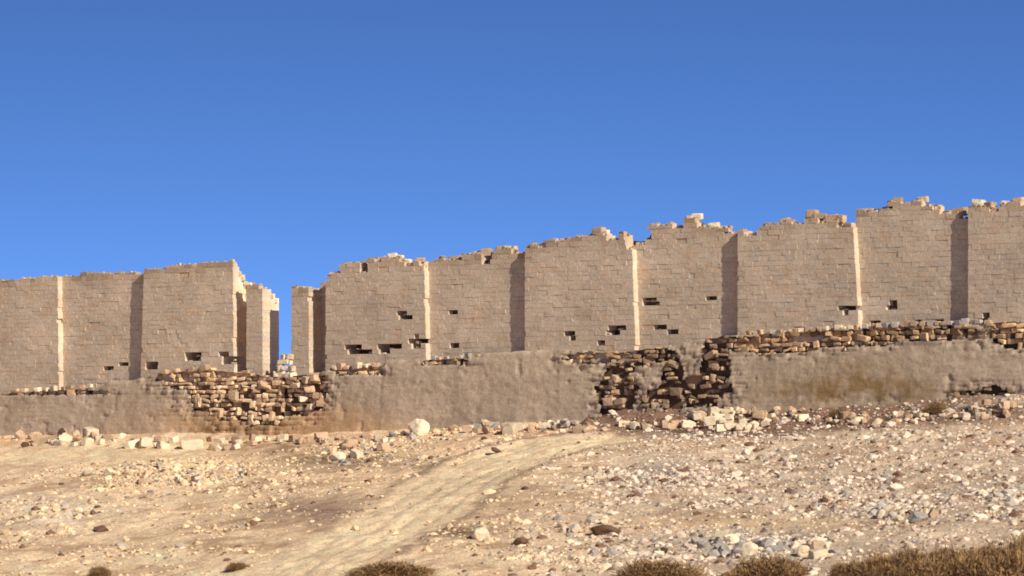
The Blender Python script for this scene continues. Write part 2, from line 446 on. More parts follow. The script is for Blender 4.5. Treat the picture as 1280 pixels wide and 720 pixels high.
def plinth(parent, xa, xb, seed, miss, earth):
    X = np.linspace(wx(xa), wx(xb), int((wx(xb)-wx(xa))/.075)+1); nz = 74
    W = np.linspace(0, 1, nz)
    zl = np.array([zledge(x) for x in X])+.04*vnoise(X*2.2, X*0, seed)
    # the ledge steps along the courses
    zb = zbase(X)-.8
    XX, WW = np.meshgrid(X, W, indexing='ij')
    ZZ = zb[:, None]+(zl-zb)[:, None]*WW
    h = zl[:, None]-ZZ
    YY = -.32-.11*h-.035*fbm(XX/2.2, ZZ/1.5, 4, 31)-.018*fbm(XX*2.6, ZZ*3.4, 4, 37)
    # courses faintly showing through
    ci = np.searchsorted(COURSES, ZZ)
    stag = vnoise(ci*7.7, np.floor(XX/.8+ci*.37)*3.1, 44)
    YY += .01*stag
    dj = np.minimum(abs(ZZ-COURSES[np.clip(ci-1, 0, len(COURSES)-1)]), abs(COURSES[np.clip(ci, 0, len(COURSES)-1)]-ZZ))
    YY += .012*np.exp(-(dj/.03)**2)*smooth(-.2, .3, fbm(XX*.5, ZZ*.7, 2, 57))
    YY += .014*fbm(XX*5.5, ZZ*6.5, 3, 47)
    pit = np.clip(fbm(XX*1.3, ZZ*1.7, 3, 53)-.38, 0, 1); YY += pit*.22
    m = expo_mask(XX, ZZ)
    YY += .05*smooth(-.1, .02, m)
    bn = _h(ci, np.floor(XX/.42+_h(ci, ci*0, ci*0, 5)).astype(int), ci*0, 19)
    YY += smooth(-.85, -.1, m)*(.075*bn+.05*np.exp(-(dj/.035)**2))+.008*bn
    YY += .06*smooth(.2, 0, h)       # worn top arris
    base = np.array([.55, .43, .315])
    cN = fbm(XX/3., ZZ/1.2, 4, 61)[..., None]
    cols = base*(1+.12*cN)*np.ones(XX.shape+(3,))
    px, py = px_of(XX, -.3, ZZ)
    ol = np.exp(-(((px-1075)/75)**2+((py-480)/26)**2))+.6*np.exp(-(((px-1000)/70)**2+((py-492)/16)**2))+.5*np.exp(-(((px-1190)/60)**2+((py-492)/14)**2))
    ol = np.clip(ol*(.75+1.1*fbm(XX*1.4, ZZ*1.6, 4, 71)), 0, 1)[..., None]
    cols = cols*(1-ol)+np.array([.33, .22, .105])*ol
    br = np.exp(-(((px-345)/130)**2+((py-532)/24)**2)); br = np.clip(br*1.5*(1+.5*fbm(XX*1.3, ZZ*1.5, 3, 73)), 0, 1)[..., None]
    cols = cols*(1-br)+np.array([.56, .36, .20])*(1+.35*cN)*br
    nb = smooth(-.85, -.1, m)[..., None]; cols = cols*(1-nb*.1+.24*nb*bn[..., None])
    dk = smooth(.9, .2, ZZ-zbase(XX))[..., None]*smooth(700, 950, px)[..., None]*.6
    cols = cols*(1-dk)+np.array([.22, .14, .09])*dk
    st = np.clip(fbm(XX*2.0, ZZ*.35, 3, 83)*.9, 0, 1)[..., None]*.35
    cols = cols*(1-st*np.array([.6, .7, .8]))
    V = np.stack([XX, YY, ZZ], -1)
    # ledge top running back under the wall
    T1 = np.stack([X, np.full_like(X, .1), zl-.02], 1); T2 = np.stack([X, np.full_like(X, 1.75), zl-.03], 1)
    T3 = np.stack([X, np.full_like(X, 1.8), zb], 1)
    nX = len(X)
    Vf = V.reshape(-1, 3); idx = np.arange(nX*nz).reshape(nX, nz)
    q = np.stack([idx[:-1, :-1], idx[1:, :-1], idx[1:, 1:], idx[:-1, 1:]], -1)
    mc = (m[:-1, :-1]+m[1:, 1:])/2
    q = q[mc < .0]
    b = len(Vf); a1 = b+np.arange(nX); a2 = a1+nX; a3 = a2+nX
    Vf = np.concatenate([Vf, T1, T2, T3]); cf = np.concatenate([cols.reshape(-1, 3), np.tile(base*.95, (3*nX, 1))])
    e = idx[:, -1]
    def strip(p, q_): return np.stack([p[:-1], p[1:], q_[1:], q_[:-1]], -1)
    Fq = np.concatenate([q, strip(e, a1), strip(a1, a2), strip(a2, a3)])
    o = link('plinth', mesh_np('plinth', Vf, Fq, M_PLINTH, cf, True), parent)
    fixpar(o)
    # rough masonry behind the openings
    def hf(xc, zc): return float(expo_mask(np.array(xc), np.array(zc))) > -.13
    def zb2(x): return float(zbase(x))-.6
    def tp(x): return zledge(x)+.02
    def zone(xc, zc):
        p = pxX(xc); h = zledge(xc)-zc
        if 735 < p < 925 and h > .3: return (1.75, (.62, .60, .60))
        if p > 900 and h < 1.2: return (.45, (.86, .80, .73))
        if p > 735: return (1.1, (.78, .74, .70))
        return (1, (1, 1, 1))
    Xe = [x for x in X if True]
    r = masonry('exposed_masonry', parent, wx(xa)+.03, wx(xb)-.03, zb2, tp, -.20, .45, seed=seed, missing=miss, lumpy=True, jity=.09, ragged=.04, coreY=.06,
                batter=.11, colr=(.70, .51, .33), cvar=.45, blen=(.16, .8), thick=1.7, core=True, holes=False, hfun=hf, zonef=zone, corecol=earth, ch=.03)
    fixpar(r[0])
    return zl
plinth(left_wall, -350, 356, 101, .16, (.24, .15, .095))
plinth(right_wall, 356, 1720, 102, .25, (.14, .085, .058))

# ------------------------------------------------------------------ ground
def dense(lo, hi, a, b, step, grow=1.18, first=None):
    c = list(np.arange(a, b+1e-6, step)); s = step; x = a; left = []
    while x > lo: s *= grow; x -= s; left.append(x)
    s = step; x = c[-1]; right = []
    while x < hi: s *= grow; x += s; right.append(x)
    return np.array(left[::-1]+c+right)
ga = dense(-3500, 3500, -33, 33, .125); gd = dense(-800, 4500, 186, 272, .2)
GA, GD = np.meshgrid(ga, gd, indexing='ij')
GX = CAM[0]+GD*F[0]+GA*R[0]; GY = CAM[1]+GD*F[1]+GA*R[1]
GZ = terrain(GX, GY)

PATH_PX = [(150, 850), (318, 720), (366, 692), (425, 655), (468, 628), (508, 602), (552, 579), (600, 562), (650, 549), (740, 541), (800, 544),
           (790, 551), (725, 560), (680, 573), (642, 592), (607, 615), (577, 640), (532, 668), (484, 695), (447, 720), (330, 850)]
PATH = np.array([ground_px(min(max(x, -200), 1500), y)[0][:2] for x, y in PATH_PX])
def poly_sd(X, Y, P):
    """signed distance (positive inside)"""
    X = np.asarray(X); Y = np.asarray(Y)
    d = np.full(X.shape, 1e9); ins = np.zeros(X.shape, bool)
    n = len(P)
    for i in range(n):
        x1, y1 = P[i]; x2, y2 = P[(i+1) % n]
        ex, ey = x2-x1, y2-y1
        t = np.clip(((X-x1)*ex+(Y-y1)*ey)/(ex*ex+ey*ey), 0, 1)
        d = np.minimum(d, np.hypot(X-x1-t*ex, Y-y1-t*ey))
        c = ((y1 > Y) != (y2 > Y)) & (X < (x2-x1)*(Y-y1)/(y2-y1+1e-12)+x1)
        ins ^= c
    return np.where(ins, d, -d)
near = (np.abs(GA) < 60) & (GD > 130) & (GD < 300)
SD = np.full(GX.shape, -50.)
SD[near] = poly_sd(GX[near], GY[near], PATH)
SDn = SD+.55*fbm(GX*.8, GY*.8, 3, 91)
pm = smooth(-1.1, 1.0, SDn)
rut = np.exp(-((SD-.95)/.22)**2)+np.exp(-((SD-2.3)/.25)**2)
rut = rut*smooth(-.5, .2, fbm(GX*.6, GY*.6, 2, 95))*(SD > 0)
GZ -= .07*rut
GZ -= .10*pm*smooth(-.2, 1.5, SDn)
# ruts along the track
def gcol():
    px, py = px_of(GX, GY, GZ)
    px = np.where(near, px, 640); py = np.where(near, py, 640)
    n1 = fbm(GX/4, GY/4, 4, 201)[..., None]; n2 = fbm(GX*1.1, GY*1.1, 4, 207)[..., None]; n3 = fbm(GX*3.2, GY*3.2, 3, 211)[..., None]
    leftc = np.array([.80, .58, .385]); rightc = np.array([.64, .49, .355])
    w = smooth(560, 820, px)[..., None]
    c = leftc*(1-w)+rightc*w
    c = c*(1+.16*n1+.20*n2+.18*n3)
    # brown soil showing in patches
    b = smooth(.05, .4, fbm(GX/2.3, GY/1.7, 4, 221))[..., None]*.58
    c = c*(1-b)+np.array([.42, .25, .15])*b
    def blob(x, y, rx, ry, rgb, k):
        nonlocal c
        f = np.exp(-(((px-x)/rx)**2+((py-y)/ry)**2)); f = np.clip(f*k*(1+.9*n2[..., 0]+.5*n3[..., 0]), 0, 1)[..., None]
        c = c*(1-f)+np.array(rgb)*f
    blob(400, 642, 80, 20, (.33, .21, .155), .95)
    blob(420, 575, 90, 13, (.27, .185, .12), .9)
    blob(340, 560, 70, 10, (.36, .23, .14), .8)
    blob(120, 568, 130, 9, (.9, .68, .43), .8)
    blob(60, 640, 90, 20, (.8, .67, .53), .6)
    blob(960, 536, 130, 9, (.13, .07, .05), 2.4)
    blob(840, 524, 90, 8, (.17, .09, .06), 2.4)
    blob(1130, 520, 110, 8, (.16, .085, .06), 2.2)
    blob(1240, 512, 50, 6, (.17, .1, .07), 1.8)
    blob(1080, 543, 90, 7, (.80, .64, .46), .9)
    blob(640, 565, 60, 8, (.80, .54, .36), .8)
    blob(640, 630, 50, 18, (.50, .345, .23), .8)
    blob(560, 665, 80, 7, (.26, .165, .11), 1.0)
    blob(830, 590, 60, 14, (.36, .31, .28), .6)
    blob(840, 655, 90, 9, (.75, .50, .31), .8)
    blob(1000, 655, 160, 10, (.66, .46, .28), .8)
    blob(940, 680, 90, 16, (.44, .40, .36), .8)
    blob(1130, 640, 60, 12, (.42, .37, .33), .7)
    blob(1250, 615, 50, 14, (.38, .33, .30), .7)
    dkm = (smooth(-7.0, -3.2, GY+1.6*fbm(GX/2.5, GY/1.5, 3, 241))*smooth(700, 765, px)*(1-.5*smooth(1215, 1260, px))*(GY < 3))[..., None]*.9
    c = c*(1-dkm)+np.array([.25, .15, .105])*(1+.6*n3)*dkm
    pc = np.array([.88, .665, .44])*(1+.07*n1+.08*n2+.07*n3)
    pe = pc*(1-.25*smooth(.15, .5, fbm(GX*2.5, GY*.8, 3, 231))[..., None])
    p_ = (pm*.92)[..., None]
    c = c*(1-p_)+pe*p_
    c = c*(1-.14*rut[..., None])
    edge = (np.exp(-((SDn+.45)/.35)**2)*smooth(440, 520, px))[..., None]*.75
    c = c*(1-edge)+np.array([.30, .2, .14])*edge
    return np.clip(c*1.16, .02, .95)
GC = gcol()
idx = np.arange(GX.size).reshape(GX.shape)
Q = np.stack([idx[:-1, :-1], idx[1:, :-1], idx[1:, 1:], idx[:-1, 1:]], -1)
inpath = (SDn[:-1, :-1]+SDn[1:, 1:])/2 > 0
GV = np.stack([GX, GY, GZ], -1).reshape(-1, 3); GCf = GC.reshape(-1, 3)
def submesh(name, q, **k):
    u, inv = np.unique(q, return_inverse=True)
    o = link(name, mesh_np(name, GV[u], inv.reshape(q.shape), M_GROUND, GCf[u], True)); tag(o, kind='structure', **k); return o
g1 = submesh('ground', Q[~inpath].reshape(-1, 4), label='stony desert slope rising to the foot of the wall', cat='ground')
g2 = submesh('dirt_track', Q[inpath].reshape(-1, 4), label='pale dusty track curving up the slope towards the wall', cat='track')

# ------------------------------------------------------------------ stones
PROTO = {}
for mn, mt in (('pale', M_PALE), ('tan', M_TAN), ('grey', M_GREY), ('rust', M_RUST)):
    for bl in (0, 1):
        for s in range(7):
            V = cut_rock(I3, 50+s+bl*20, bl)
            PROTO[mn, bl, s] = mesh_np('stone', V, I3[1], mt)
NAMES = {(0): 'boulder', (1): 'fallen_block'}
rr = random.Random(99)
def stone(P, size, mat, blocky, label, group, cat=None, sink=.25, aspect=1., yaw=None, name=None, tilt=.25):
    me = PROTO[mat, blocky, rr.randrange(7)]
    o = link(name or NAMES[blocky], me)
    fl = .62 if mat == 'rust' else 1
    o.scale = (size*aspect, size*rr.uniform(.8, 1.05), size*fl*rr.uniform(.85, 1.2))
    o.rotation_euler = (rr.uniform(-tilt, tilt), rr.uniform(-tilt, tilt), rr.uniform(0, 6.28) if yaw is None else yaw)
    zmn = min(v.co.z for v in me.vertices)*o.scale[2]
    o.location = (P[0], P[1], P[2]-zmn*(1-sink*2))
    tag(o, label, cat or ('block' if blocky else 'boulder'), group)
    return o
def heap(n, cx, cy, rx, ry, smin, smax, mat, blocky, label, group, stack=0., lead=None, cat=None):
    """n stones strewn round a surveyed spot; sizes in photo pixels"""
    items = []
    for i in range(n):
        a = rr.uniform(0, 6.28); q = math.sqrt(rr.random())
        x = cx+rx*q*math.cos(a); y = cy+ry*q*math.sin(a)
        P, D = ground_px(x, y)
        s = smin+(smax-smin)*rr.random()**1.8
        items.append((s, P, D, q))
    items.sort(key=lambda t: -t[0])
    for i, (s, P, D, q) in enumerate(items):
        m = mat if isinstance(mat, str) else rr.choice(mat)
        b = blocky if blocky in (0, 1) else (1 if rr.random() < blocky else 0)
        P = P+np.array([0, 0, stack*max(0, 1-q)*rr.random()])
        if i == 0 and lead:
            stone(P, s*1.3*D/FOC/2, lead[1], lead[2], lead[0], group, cat)
        else:
            stone(P, s*D/FOC/2, m, b, label, group, cat, aspect=rr.uniform(.9, 1.35))
def single(x, y, size, mat, blocky, label, **k):
    P, D = ground_px(x, y); return stone(P, size*D/FOC/2, mat, blocky, label, None, **k)

heap(16, 92, 551, 34, 7, 9, 18, ['pale', 'pale', 'tan'], .5, 'pale limestone rubble piled at the wall foot, far left of the photo', 'rubble at the wall foot far left', .5,
     ('biggest flat pale slab topping the far left rubble pile', 'pale', 1))
heap(6, 28, 552, 22, 9, 8, 16, ['tan', 'rust', 'tan'], 0, 'brown stone in the small dark heap by the left edge of the photo', 'small brown heap at the left edge', .3)
single(151, 549, 13, 'pale', 0, 'single round pale boulder between the far left rubble pile and the cream slabs')
heap(8, 185, 556, 24, 7, 9, 22, 'pale', 1, 'cream block lying flat below the smooth plinth left of the gate', 'cream blocks below the left plinth', .1)
single(240, 561, 25, 'pale', 1, 'longest cream slab lying in front of the wall left of the gate', aspect=1.2, yaw=.6, tilt=.08)
heap(9, 280, 558, 22, 8, 8, 14, ['pale', 'tan'], .5, 'small pale rubble just right of the longest cream slab', 'rubble beside the cream slab', .2)
heap(22, 215, 594, 115, 12, 7, 17, ['pale', 'pale', 'tan'], .4, 'pale stone scattered on the bare slope left of the track', 'stones scattered below the left wall')
heap(18, 465, 560, 34, 15, 7, 17, ['pale', 'tan', 'tan', 'pale'], .4, 'pale stone in the loose band running up to the big white boulder', 'loose band of stones left of the white boulder', .2)
single(424, 575, 17, 'pale', 0, 'white boulder alone in the dark soil below the gateway')
single(523, 543, 30, 'pale', 0, 'largest white boulder resting at the wall foot right of the gate')
heap(5, 505, 546, 14, 4, 9, 16, ['pale', 'grey'], 0, 'smaller boulder leaning against the largest white boulder', 'boulders beside the largest white boulder')
heap(13, 608, 538, 26, 7, 8, 15, ['tan', 'pale', 'grey'], .5, 'tan rubble in the first heap right of the white boulder', 'first rubble heap under the central plinth', .5)
single(640, 541, 24, 'pale', 1, 'thin white slab tipped against the first rubble heap', aspect=1.1, tilt=.1)
heap(13, 707, 535, 28, 6, 7, 14, ['tan', 'grey', 'rust', 'pale'], .5, 'mixed brown rubble in the heap left of the dark breach', 'rubble heap left of the dark breach', .4)
single(780, 532, 15, 'pale', 1, 'small bright white squared block below the dark breach', yaw=.7, tilt=.05)
heap(9, 825, 530, 36, 8, 7, 13, ['rust', 'tan', 'pale'], .6, 'small rubble at the foot of the breached plinth', 'rubble under the breached plinth', .4)
heap(34, 915, 528, 62, 12, 8, 20, ['pale', 'pale', 'tan'], .7, 'pale block tumbled from the breach right of centre', 'pale blocks tumbled from the breach', .9,
     ('longest pale slab lying aslant on top of the tumbled blocks', 'pale', 1))
heap(12, 985, 520, 28, 10, 8, 15, ['pale', 'tan'], .5, 'pale boulder at the right end of the tumbled blocks', 'boulders ending the tumbled blocks', .4)
heap(18, 1080, 527, 70, 7, 7, 15, ['tan', 'pale', 'rust'], .4, 'tan rubble in the dark soil strip under the right plinth', 'rubble in the dark soil strip', .1)
single(1096, 532, 17, 'pale', 0, 'round pale boulder at the lower edge of the dark soil strip')
heap(16, 1240, 514, 40, 8, 8, 18, ['tan', 'grey', 'tan'], .7, 'grey-tan block piled under the wall by the right edge of the photo', 'blocks piled by the right edge', .8)
heap(24, 915, 685, 62, 13, 9, 21, ['grey', 'grey', 'pale'], 0, 'bluish grey stone in the outcrop between the foreground shrubs', 'grey stone outcrop in the foreground', .2,
     ('largest bluish grey stone of the foreground outcrop', 'grey', 0))
heap(13, 1020, 688, 38, 11, 8, 22, ['pale', 'tan'], .2, 'pale boulder just right of the grey foreground outcrop', 'pale boulders beside the grey outcrop', .1)
heap(14, 1130, 644, 40, 9, 8, 19, ['grey', 'tan', 'pale'], 0, 'grey boulder in the small cluster on the right slope', 'boulder cluster on the right slope', .3)
heap(6, 1035, 632, 26, 6, 7, 15, ['grey', 'tan'], 0, 'stone in the little group left of the right slope cluster', 'little stone group on the right slope')
heap(9, 1255, 620, 26, 12, 7, 14, ['grey', 'grey', 'tan'], 0, 'grey stone near the right edge halfway down the slope', 'grey stones near the right edge')
heap(12, 725, 660, 40, 8, 7, 15, ['pale', 'grey', 'tan'], 0, 'pale stone strewn round the long dark rock below centre', 'stones around the long dark rock')
single(757, 668, 34, 'rust', 0, 'long dark brown rock low on the slope below centre', aspect=1.1, yaw=.6, tilt=.08)
single(651, 680, 20, 'rust', 0, 'rust brown rock right of the pale foreground boulder', yaw=.6)
single(601, 673, 22, 'pale', 0, 'pale boulder standing beside the lower right bend of the track')
single(126, 664, 26, 'rust', 0, 'dark upright rock on the pale slope at lower left', aspect=.7, yaw=.5)
single(605, 549, 9, 'rust', 0, 'small dark stone sitting on the upper track')
single(620, 564, 15, 'rust', 0, 'low reddish brown stone at the upper bend of the track')
single(828, 690, 18, 'rust', 0, 'brown rock just above the middle foreground shrub')
heap(14, 790, 702, 90, 10, 8, 17, ['grey', 'pale', 'tan'], 0, 'stone among the gravel along the bottom edge right of the track', 'stones along the bottom edge')

for n_, cx_, cy_, rx_, ry_, lab, gr in [
    (20, 120, 553, 120, 4, 'small stone in the thin line along the foot of the left plinth', 'line of stones under the left plinth'),
    (30, 325, 553, 95, 5, 'ochre stone fallen below the broken masonry under the gateway', 'stones fallen below the gateway'),
    (16, 440, 551, 60, 4, 'small stone at the wall foot between the gateway and the white boulder', 'stones between gateway and white boulder'),
    (24, 650, 538, 110, 4, 'small stone in the line along the foot of the central plinth', 'line of stones under the central plinth'),
    (26, 860, 534, 110, 5, 'small stone in dark soil below the breached masonry', 'stones in the dark soil under the breach'),
    (20, 1130, 524, 130, 5, 'small stone in the line along the foot of the right plinth', 'line of stones under the right plinth')]:
    heap(n_, cx_, cy_, rx_, ry_, 6, 15, ['pale', 'tan', 'tan', 'pale'], .6, lab, gr, .25)
# crumbled stones on the stepped broken end of the left wall
for x, y, Y_, s_ in [(294, 330, .35, 11), (299, 338, .6, 11), (303, 345, .85, 12), (307, 350, 1.05, 10), (313, 354, .2, 11), (322, 357, .25, 11), (331, 364, .5, 11), (339, 369, .9, 11), (345, 373, 1.3, 10)]:
    X, z = wall_pt(x, y+5, Y_)
    stone((X-.15, Y_, z-.05), s_*DIST/FOC/2, 'pale', 1, 'pale crumbled block on the stepped broken end of the wall left of the gateway', 'crumbled blocks on the broken wall end', sink=.12, tilt=.2, name='loose_block', cat='block')

# stones on the ledge of the plinth
def on_ledge(n, x0, x1, s0, s1, mat, label, group, Y=-.15):
    for i in range(n):
        x = x0+(x1-x0)*(i+rr.uniform(.2, .8))/n; X = wx(x)
        s = rr.uniform(s0, s1)*DIST/FOC/2
        stone((X, Y+rr.uniform(-.05, .05), zledge(X)), s, rr.choice(mat), 1, label, group, sink=.12, tilt=.12, name='loose_block', cat='block', yaw=rr.uniform(-.3, .3))
on_ledge(9, 18, 122, 7, 11, ['tan', 'pale'], 'small block on the plinth ledge of the leftmost panels', 'blocks on the far left ledge')
on_ledge(5, 205, 262, 7, 12, ['tan'], 'small block on the ledge left of the broken gate masonry', 'blocks on the ledge left of the gate')
on_ledge(7, 418, 474, 7, 13, ['tan', 'pale'], 'pinkish block on the ledge just right of the gate', 'blocks on the ledge right of the gate')
on_ledge(7, 540, 602, 6, 9, ['tan', 'grey'], 'small block on the central ledge under the second panel', 'blocks on the central ledge')
on_ledge(20, 928, 1075, 6, 10, ['tan', 'tan', 'pale'], 'small block on the reddish ledge under the wide right panel', 'blocks on the reddish ledge')
on_ledge(18, 1080, 1240, 7, 11, ['tan', 'tan', 'grey'], 'upright block in the toothed row on the far right ledge', 'toothed row on the far right ledge')
# rubble in and under the gateway
for i, (x, y, s) in enumerate([(352, 471, 13), (360, 472, 12), (356, 462, 11), (361, 455, 9), (350, 463, 12), (363, 464, 12), (347, 471, 13), (365, 472, 12), (357, 455, 12), (351, 456, 11), (358, 448, 10), (362, 449, 9), (354, 449, 9)]):
    X, z = wall_pt(x+2, y, 0)
    stone((X, -.05-.02*(i % 5), z+.0), s*DIST/FOC/2, 'pale', 1, 'cream block stacked in the gap of the gateway against the sky' if i != 11 else 'topmost cream block in the gap of the gateway', 'blocks in the gateway gap', sink=.1, tilt=.15)
for i, (x, y, s) in enumerate([(372, 480, 12), (384, 474, 13), (395, 472, 12), (388, 486, 14), (396, 494, 14), (380, 497, 12), (403, 503, 13), (330, 480, 12), (322, 486, 10), (390, 507, 11)]):
    X, z = wall_pt(x, y, -.35)
    o_ = stone((X, -.42, z-.2), s*DIST/FOC/2, rr.choice(['pale', 'pale', 'tan']), 1, 'ochre block jutting from the broken masonry under the gate piers', 'blocks jutting under the gate', sink=.1, tilt=.2)

# loose stones on the wall head
ALLB = np.concatenate([b for b in TOPB if len(b)])
def head(x, s, mat, Yf, label, group, blocky=1):
    if mat == 'rust': mat = 'tan'; s *= .9
    X = wx(x, Yf)
    k = (ALLB[:, 0] <= X) & (ALLB[:, 1] >= X) & (abs(ALLB[:, 2]-Yf) < .35)
    z = ALLB[k, 5].max()
    stone((X, Yf+.3, z), s*DIST/FOC/2, mat, blocky, label, group, sink=.22, tilt=.12, aspect=rr.uniform(1, 1.5), name='loose_block', cat='block', yaw=rr.uniform(-.4, .4))
gl = 'loose blocks on the wall head'
for x, s, m in [(470, 9, 'pale'), (487, 12, 'pale'), (496, 9, 'pale'), (508, 8, 'tan'), (522, 9, 'rust')]:
    head(x, s, m, 0, 'pale loose block on the rounded head of the first panel right of the gate', gl+' right of the gate')
for x, s, m in [(547, 9, 'tan'), (566, 14, 'rust'), (573, 9, 'pale'), (604, 14, 'rust'), (616, 10, 'pale'), (624, 13, 'rust'), (630, 8, 'pale')]:
    head(x, s, m, .6, 'loose block on the head of the recessed panel left of the central shadow line', gl+' left of centre')
for x, s, m in [(664, 8, 'tan'), (678, 12, 'rust'), (700, 9, 'tan'), (722, 8, 'rust'), (745, 15, 'tan'), (753, 9, 'pale'), (765, 7, 'pale'), (775, 8, 'tan')]:
    head(x, s, m, 0, 'loose block along the rising head of the wide central panel', gl+' of the central panel')
for x, s, m in [(803, 12, 'rust'), (850, 9, 'tan'), (868, 10, 'pale'), (889, 10, 'pale'), (902, 8, 'pale'), (880, 9, 'rust')]:
    head(x, s, m, .6, 'loose block on the humped recessed panel right of centre', gl+' of the humped panel')
for x, s, m in [(938, 8, 'pale'), (957, 8, 'tan'), (978, 12, 'rust'), (985, 8, 'tan'), (1012, 16, 'rust'), (1022, 14, 'rust'), (1036, 12, 'tan'), (1047, 14, 'rust'), (1058, 13, 'rust')]:
    head(x, s, m, 0, 'loose dark block on the head of the widest right panel', gl+' of the widest right panel')
for x, s, m in [(1073, 10, 'pale'), (1084, 9, 'rust'), (1095, 10, 'rust'), (1110, 10, 'tan'), (1119, 13, 'rust'), (1150, 10, 'pale'), (1168, 10, 'tan'), (1182, 13, 'tan'), (1196, 15, 'tan')]:
    head(x, s, m, .6, 'loose block on the head of the highest recessed panel at right', gl+' of the highest panel')
for x, s, m in [(1220, 13, 'pale'), (1233, 14, 'rust'), (1241, 13, 'rust'), (1247, 10, 'tan'), (1254, 9, 'pale'), (1270, 9, 'tan')]:
    head(x, s, m, 0, 'loose block on the wall head beside the right edge of the photo', gl+' at the right edge')

single(1148, 652, 24, 'grey', 0, 'dark-bottomed grey rock leading the right slope cluster')
# small scree nobody could count
def scree():
    rs = np.random.RandomState(5)
    N = 190000
    a = rs.uniform(-31, 31, N); d = rs.uniform(186, 262, N)
    X = CAM[0]+d*F[0]+a*R[0]; Y = CAM[1]+d*F[1]+a*R[1]
    Z = terrain(X, Y)
    px, py = px_of(X, Y, Z)
    sd = poly_sd(X, Y, PATH)
    dens = .06+.24*smooth(600, 800, px)+(.35+.5*smooth(560, 760, px))*smooth(.02, .35, fbm(X/3.1, Y/3.1, 4, 301))
    def b(x, y, rx, ry, k): return k*np.exp(-(((px-x)/rx)**2+((py-y)/ry)**2))
    dens = dens+b(920, 683, 90, 16, .9)+b(720, 700, 90, 18, .6)+b(1130, 640, 70, 12, .6)+b(220, 590, 120, 14, 1.3)+b(450, 565, 60, 12, .9)+b(860, 600, 90, 16, .4)+b(725, 660, 60, 12, .5)+b(1250, 615, 50, 14, .5)+b(90, 640, 100, 16, .25)
    dens = dens+.45*smooth(-6, -1, Y)*(1-smooth(700, 760, px))+.12*smooth(-7, -2.5, Y)*smooth(720, 780, px)
    dens = dens*(1-.96*smooth(-.6, .2, sd+.3*fbm(X, Y, 2, 303)))
    dens = dens*(Y < -.45)
    keep = rs.rand(N) < dens*.62
    X, Y, Z, px = X[keep], Y[keep], Z[keep], px[keep]; n = len(X)
    s = np.clip(np.exp(rs.normal(-3.12, .72, n)), .02, .27)
    V0, F0 = I1
    V = V0[None]*(1+rs.uniform(-.28, .28, (n, 12, 1)))
    V = V*np.stack([rs.uniform(.9, 1.5, n), rs.uniform(.7, 1.1, n), rs.uniform(.5, .85, n)], 1)[:, None, :]
    th = rs.uniform(0, 6.28, n); c, si = np.cos(th)[:, None], np.sin(th)[:, None]
    V = np.stack([V[..., 0]*c-V[..., 1]*si, V[..., 0]*si+V[..., 1]*c, V[..., 2]], -1)*s[:, None, None]
    V = V+np.stack([X, Y, Z+s*.08], 1)[:, None, :]
    w = smooth(560, 820, px)[:, None]
    base = np.array([.84, .63, .40])*(1-w)+np.array([.78, .64, .50])*w
    C = base*(1+rs.uniform(-.28, .3, (n, 1)))
    g = rs.rand(n) < .16; C[g] = np.array([.43, .37, .33])*(1+rs.uniform(-.2, .3, (g.sum(), 1)))
    g = rs.rand(n) < .13; C[g] = np.array([.22, .13, .085])*(1+rs.uniform(-.2, .3, (g.sum(), 1)))
    Cv = np.repeat(C[:, None], 12, 1).reshape(-1, 3)
    Fa = (F0[None]+(np.arange(n)*12)[:, None, None]).reshape(-1, 3)
    print('scree', n)
    o = link('gravel', mesh_np('gravel', V.reshape(-1, 3), Fa, M_SCREE, Cv))
    tag(o, 'loose gravel and small stones strewn over the slope', 'gravel', kind='stuff')
scree()

# ------------------------------------------------------------------ dry shrubs
def shrub_mesh(seed, n=6500):
    rs = np.random.RandomState(seed)
    def sprays(n, lo, hi, wid, colA, colB, ins):
        a = rs.uniform(0, 6.28, n); q = rs.uniform(ins, 1, n)**.6; ph = np.arcsin(rs.uniform(0, 1, n))
        d = np.stack([np.cos(a)*np.cos(ph), np.sin(a)*np.cos(ph), np.sin(ph)], 1)
        lump = 1+.22*fbm(a*1.1+seed, ph*2.2, 3, seed)
        p = d*(q*lump*.82)[:, None]*np.array([1, 1, .9])
        g = d*np.array([.6, .6, .6])+np.array([0, 0, .55])+rs.normal(0, .45, (n, 3)); g /= np.linalg.norm(g, axis=1)[:, None]
        h = rs.uniform(lo, hi, n)[:, None]
        bend = rs.normal(0, .35, (n, 3))*h
        wv = np.cross(g, rs.normal(size=(n, 3))); wv /= np.linalg.norm(wv, axis=1)[:, None]
        P = []
        for t in (0, .5, 1.):
            c = p+g*h*t+bend*t*t; w = wid*(1-.7*t); P += [c-wv*w, c+wv*w]
        V = np.stack(P, 1); V[..., 2] = np.maximum(V[..., 2], -.04)
        f = np.array([[0, 1, 3, 2], [2, 3, 5, 4]])
        Fa = (f[None]+(np.arange(n)*6)[:, None, None]).reshape(-1, 4)
        r = rs.rand(n, 1, 1); C = np.array(colA)*(1-r)+np.array(colB)*r
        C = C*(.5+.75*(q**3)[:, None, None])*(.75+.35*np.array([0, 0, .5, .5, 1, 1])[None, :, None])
        return V.reshape(-1, 3), Fa, C.reshape(-1, 3)
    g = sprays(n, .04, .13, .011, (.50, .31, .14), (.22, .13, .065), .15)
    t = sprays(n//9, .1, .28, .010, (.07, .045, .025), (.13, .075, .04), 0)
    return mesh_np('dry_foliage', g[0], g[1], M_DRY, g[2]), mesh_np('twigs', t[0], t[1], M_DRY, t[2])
SH = [shrub_mesh(s) for s in range(3)]
